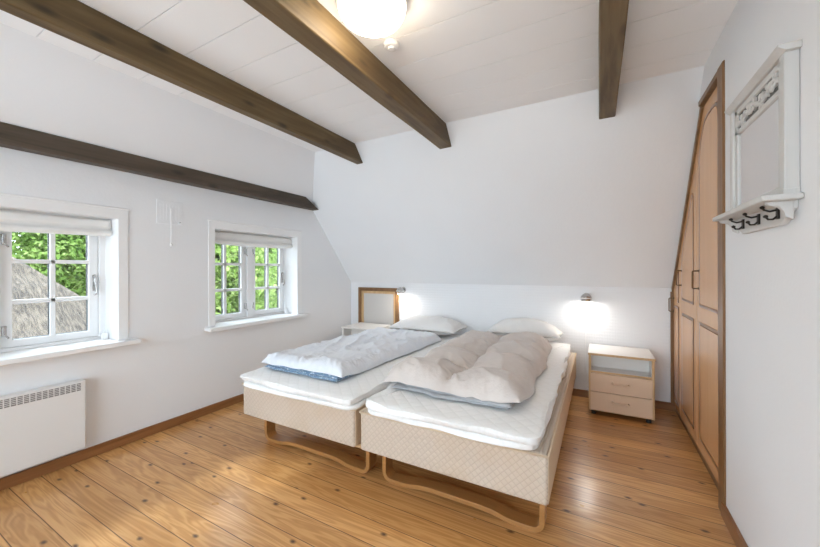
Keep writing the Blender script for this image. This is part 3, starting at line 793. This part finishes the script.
# ------------------------------------------------------------------ bedside tables
def bedside(x0, x1, y0, y1, zt, label, edge='edge', front='drawer'):
    b = thing('bedside_table', label, 'bedside table', ((x0 + x1) / 2, (y0 + y1) / 2, 0), 'bedside tables')
    t = .018; zb = .04
    c = MB().box(x0, x0 + t, y0, y1, zb, zt - t).box(x1 - t, x1, y0, y1, zb, zt - t).box(x0 + t, x1 - t, y0 + .004, y1, zb, zb + t)
    c.box(x0 + t, x1 - t, y0 + .004, y1 - .01, zt - .162, zt - .148)
    c.build('carcass', edge, b, .002)
    MB().box(x0 + t, x1 - t, y1 - .012, y1 - .004, zb + t, zt - .162).build('back_panel', 'top_white', b)
    MB().box(x0 + t, x1 - t, y0 + .15, y0 + .158, zt - .148, zt - t).build('compartment_back', 'top_white', b)
    MB().box(x0 + t, x0 + t + .002, y0 + .01, y1 - .012, zt - .148, zt - t).box(x1 - t - .002, x1 - t, y0 + .01, y1 - .012, zt - .148, zt - t).box(x0 + t, x1 - t, y0 + .01, y1 - .012, zt - .148, zt - .146).build('compartment_lining', 'inside', b)
    tp = MB().box(x0 - .004, x1 + .004, y0 - .006, y1, zt - t, zt).build('top', 'top_white', b, .003)
    MB().box(x0 - .0045, x1 + .0045, y0 - .009, y0 - .005, zt - t, zt - .001).build('edge_strip', edge, tp, .001)
    zs = [zb + .006, zb + .006 + (zt - .162 - zb - .006) / 2, zt - .162]
    for k in range(2):
        d = MB().box(x0 + .014, x1 - .014, y0 - .006, y0 + .012, zs[k] + .002, zs[k + 1] - .002)
        d.box(x0 + .03, x1 - .03, y0 + .012, y1 - .04, zs[k] + .02, zs[k] + .03)
        do = d.build('drawer', front, b, .002)
        zc = (zs[k] + zs[k + 1]) / 2 + .004; xc = (x0 + x1) / 2
        MB().tube([(xc - .055, y0 - .006, zc + .006), (xc - .055, y0 - .026, zc + .006), (xc - .05, y0 - .03, zc + .005), (xc + .05, y0 - .03, zc + .005), (xc + .055, y0 - .026, zc + .006), (xc + .055, y0 - .006, zc + .006)],   .0075, 8).build('handle', 'drawer', do, smooth=True)
    for px in (x0 + .035, x1 - .035):
        for py in (y0 + .04, y1 - .05):
            MB().lathe([(.014, 0), (.017, .004), (.017, .03), (.01, .034), (.01, zb)], (px, py, 0), 14).build('foot', 'black', b, .001)
    return b
bedside(-.076, .374, 3.215, 3.60, .512, 'peach two-drawer bedside table with open shelf, beside the wardrobe')
bedside(-2.68, -2.235, 3.215, 3.585, .528, 'white-topped bedside table in the corner below the framed panel', 'top_white', 'top_white')

# ------------------------------------------------------------------ framed panel on the knee wall
px0, px1, pz0, pz1 = -2.735, -2.135, .30, .975
p = thing('framed_panel', 'grey board in a wooden frame on the knee wall behind the corner table', 'panel', ((px0 + px1) / 2, YB, pz0))
o = [(px0, pz0), (px1, pz0), (px1, pz1), (px0, pz1)]
MB().ring(o, inset(o, .042), 1, YB - .034, YB - .001).build('frame', 'frame_wood', p, .002)
MB().ring(inset(o, .042), inset(o, .075), 1, YB - .022, YB - .001).build('inner_frame', 'edge', p, .002)
MB().box(px0 + .073, px1 - .073, YB - .012, YB - .001, pz0 + .073, pz1 - .073).build('board', 'grey_panel', p)

# ------------------------------------------------------------------ reading lamps
def sconce(x, z, label, cord):
    s = thing('reading_lamp', label, 'wall lamp', (x, YB, z), 'reading lamps on the knee wall')
    MB().lathe([(.032, 0), (.034, .006), (.030, .014), (.008, .018)], (x, YB, z + .012), 24, (0, -1, 0)).build('wall_plate', 'chrome', s, .001)
    MB().tube([(x, YB - .014, z + .012), (x, YB - .03, z + .012), (x, YB - .048, z + .006)], .007, 8).build('arm', 'chrome', s, smooth=True)
    ax = Vector((0, -.10, -1)).normalized(); c = Vector((x, YB - .085, z))
    prof = [(.001, -.046)] + [(.046 * math.sin(a), -.046 * math.cos(a)) for a in [k * PI / 16 for k in range(1, 13)]]
    prof += [(.0375, .030), (.0375, .018), (.028, .0), (.001, -.012)]
    sh = MB().lathe(prof, c, 32, ax).build('shade', 'chrome', s, smooth=True)
    MB().lathe([(.045, -.006), (.0472, -.004), (.0472, .004), (.045, .006)], c, 32, ax).build('shade_band', 'top_white', sh, smooth=True)
    MB().lathe([(.001, .000), (.014, .002), (.030, .012), (.034, .020), (.028, .033), (.001, .042)], c, 20, ax).build('bulb', 'bulb', s, smooth=True)
    if cord:
        MB().tube([(x - .004, YB - .012, z - .02), (x - .006, YB - .006, z - .10), (x - .004, YB - .005, z - .3), (x - .012, YB - .005, z - .5), (x - .01, YB - .006, z - .72)], .003, 6).build('cord', 'white', s, smooth=True)
    return s
sconce(-.103, .932, 'small round metal reading lamp, lit, above the two-drawer bedside table', True)
sconce(-2.075, .945, 'small round metal reading lamp, lit, beside the framed panel', False)

# ------------------------------------------------------------------ outdoors
struct(MB().box(-60, WX0 - .2, -40, 60, -3.0, -2.8).build('ground', 'bounce_gravel'))
# thatched house: eave rectangle, hipped roof
t = thing('thatched_house', 'neighbouring house roof of weathered straw thatch seen through the left window', 'house', (-9, -1.5, -2.8))
ex0, ex1, ey0, ey1, ez = -12., -6., -6.5, 3.3, -.3
ra, rb, rz = Vector((-9, -4.7, 1.84)), Vector((-9, 1.5, 1.84)), 1.84
def quadpatch(a, b, c_, d_, n=34):
    vs = []; fs = []
    a, b, c_, d_ = map(Vector, (a, b, c_, d_))
    for i in range(n + 1):
        for j in range(n + 1):
            p = a.lerp(b, i / n).lerp(d_.lerp(c_, i / n), j / n)
            k = 0 if i in (0, n) or j in (0, n) else noise.noise(p * 1.7) * .05 + noise.noise(p * 6) * .025
            vs.append(p + Vector((0, 0, k)))
    for i in range(n):
        for j in range(n): fs.append((i * (n + 1) + j, (i + 1) * (n + 1) + j, (i + 1) * (n + 1) + j + 1, i * (n + 1) + j + 1))
    return vs, fs
m = MB()
m.add(*quadpatch((ex1, ey0, ez), (ex1, ey1, ez), rb, ra, 60))
m.add(*quadpatch((ex1, ey1, ez), (ex0, ey1, ez), rb, rb, 30)); m.add(*quadpatch((ex0, ey1, ez), (ex0, ey0, ez), ra, rb, 30)); m.add(*quadpatch((ex0, ey0, ez), (ex1, ey0, ez), ra, ra, 30))
m.add([(ex0, ey0, ez), (ex1, ey0, ez), (ex1, ey1, ez), (ex0, ey1, ez)], [(0, 1, 2, 3)])
m.build('thatched_roof', 'thatch', t, smooth=True)
MB().box(ex0 + .4, ex1 - .4, ey0 + .4, ey1 - .4, -2.8, ez).build('walls', 'brick', t)

def tree_mesh(seed, n, mat):
    r = random.Random(seed); m = MB(); cl = []
    for k in range(34):
        a = r.uniform(0, 2 * PI); rr = r.uniform(0, 1.5); z = r.uniform(.5, 6.6)
        w = 1.0 - .5 * abs(z - 3.2) / 3.6
        cl.append((Vector((rr * w * math.cos(a), rr * w * math.sin(a), z)), r.uniform(.55, 1.0)))
    for k in range(n):
        c, R = r.choice(cl)
        d = Vector((r.gauss(0, 1), r.gauss(0, 1), r.gauss(0, 1))).normalized()
        p = c + d * R * r.uniform(.55, 1.05); q = (d * .8 + Vector((r.gauss(0, .6), r.gauss(0, .6), r.gauss(.3, .6)))).normalized()
        u = q.orthogonal().normalized(); u = Matrix.Rotation(r.uniform(0, 6.28), 3, q) @ u; v = q.cross(u); s = r.uniform(.035, .075)
        m.add([p - u * s * 1.5, p - v * s * .7 + q * s * .2, p + u * s * 1.5, p + v * s * .7 + q * s * .2], [(0, 1, 2, 3)])
    return m
spots = [(-10.6, 6.7, 1.08, 0), (-10.6, 11.4, 1.05, 1), (-15.9, 4.6, 1.12, 1), (-15.9, 13.4, 1.15, 0), (-16, 19, 1.1, 1), (-21.5, 13.4, 1.35, 1), (-21.5, 20.2, 1.35, 0), (-21.5, -.2, 1.3, 0), (-27, 10, 1.6, 1), (-27, 21, 1.6, 0), (-27, 2.2, 1.6, 0)]
labels = ['leafy tree nearest the thatched roof, filling the left of the far window', 'leafy tree filling the right half of the far window', 'leafy tree rising right behind the thatched roof',
          'taller tree behind the gap between the two nearest trees', 'tree behind the right part of the far window view', 'distant tree behind the left half of the far window view',
          'distant tree behind the far window trees', 'distant tree at the upper left of the left window view', 'far tall tree filling gaps at the left of the far window', 'far tall tree filling gaps at the right of the far window', 'far tall tree filling gaps above the thatched roof']
protos = []
for k, mt in ((0, 'leaf'), (1, 'leaf_dark')):
    root = thing('leafy_tree', '', 'tree', (0, 0, -2.8), 'trees outside the windows')
    tree_mesh(40 + k, 10, mt).v
    mm = tree_mesh(40 + k, 34000, mt); mm.build('foliage', mt, root, origin=(0, 0, 0)).location = (0, 0, 0)
    MB().tube([(0, 0, 0), (.05, 0, 1.2), (-.05, .08, 2.6), (.02, .02, 4.2)], [.17, .14, .10, .05], 10).build('trunk', 'bark', root, origin=(0, 0, 0), smooth=True).location = (0, 0, 0)
    protos.append(root)
used = set()
for (x, y, s, k), lb in zip(spots, labels):
    o = protos[k] if k not in used else copy_tree(protos[k]); used.add(k)
    o.location = (x, y, -2.8); o.scale = (s, s, s); o.rotation_euler = (0, 0, x * 3.7 + y); o['label'] = lb

# ------------------------------------------------------------------ light
wo = bpy.data.worlds.new('sky'); sc.world = wo; wo.use_nodes = True
bg = wo.node_tree.nodes['Background']; bg.inputs[0].default_value = (.77, .885, 1, 1); bg.inputs[1].default_value = 4.2
sun = bpy.data.lights.new('sun', 'SUN'); sun.energy = 8; sun.angle = .16; sun.color = (.74, .87, 1)
so = bpy.data.objects.new('sun', sun); col.objects.link(so)
so.rotation_euler = Vector((-1, -.43, 1.043)).to_track_quat('Z', 'Y').to_euler()
def portal(name, loc, rot, sx, sy):
    l = bpy.data.lights.new(name, 'AREA'); l.shape = 'RECTANGLE'; l.size = sx; l.size_y = sy; l.cycles.is_portal = True
    o = bpy.data.objects.new(name, l); col.objects.link(o); o.location = loc; o.rotation_euler = rot
for a, b in WIN: portal('window_portal', (WX0 - .01, (a + b) / 2, (WZ0 + WZ1) / 2), (0, -PI / 2, 0), WZ1 - WZ0, b - a)
portal('window_portal', (WX0 - .01, (W4[0] + W4[1]) / 2, (W4[2] + W4[3]) / 2), (0, -PI / 2, 0), W4[3] - W4[2], W4[1] - W4[0])
portal('window_portal', ((FX0 + FX1) / 2, YF - .13, (FZ0 + FZ1) / 2), (PI / 2, 0, 0), FX1 - FX0, FZ1 - FZ0)

# ------------------------------------------------------------------ camera
F, YAW, VH, ROLL = 345.3, .50033, 269.7, -.00276
cam = bpy.data.cameras.new('camera'); co_ = bpy.data.objects.new('camera', cam); col.objects.link(co_)
cam.sensor_width = 36; cam.lens = F / 820 * 36; cam.shift_y = -(273.5 - VH) / 820; cam.clip_start = .02
fw = Vector((-math.sin(YAW), math.cos(YAW), 0)); rt = Vector((math.cos(YAW), math.sin(YAW), 0)); up = Vector((0, 0, 1))
X = (rt + ROLL * up).normalized(); Z = -fw; Y = Z.cross(X)
mat = Matrix((X, Y, Z)).transposed().to_4x4(); mat.translation = Vector((0, 0, 1.2)); co_.matrix_world = mat
sc.camera = co_

vs = sc.view_settings; vs.view_transform = 'Standard'; vs.look = 'None'; vs.gamma = 1; vs.use_curve_mapping = False; vs.exposure = 1.0
sc.cycles.max_bounces = 10; sc.cycles.diffuse_bounces = 7; sc.cycles.glossy_bounces = 4; sc.cycles.transparent_max_bounces = 12
sc.cycles.sample_clamp_indirect = 8; sc.cycles.use_denoising = True
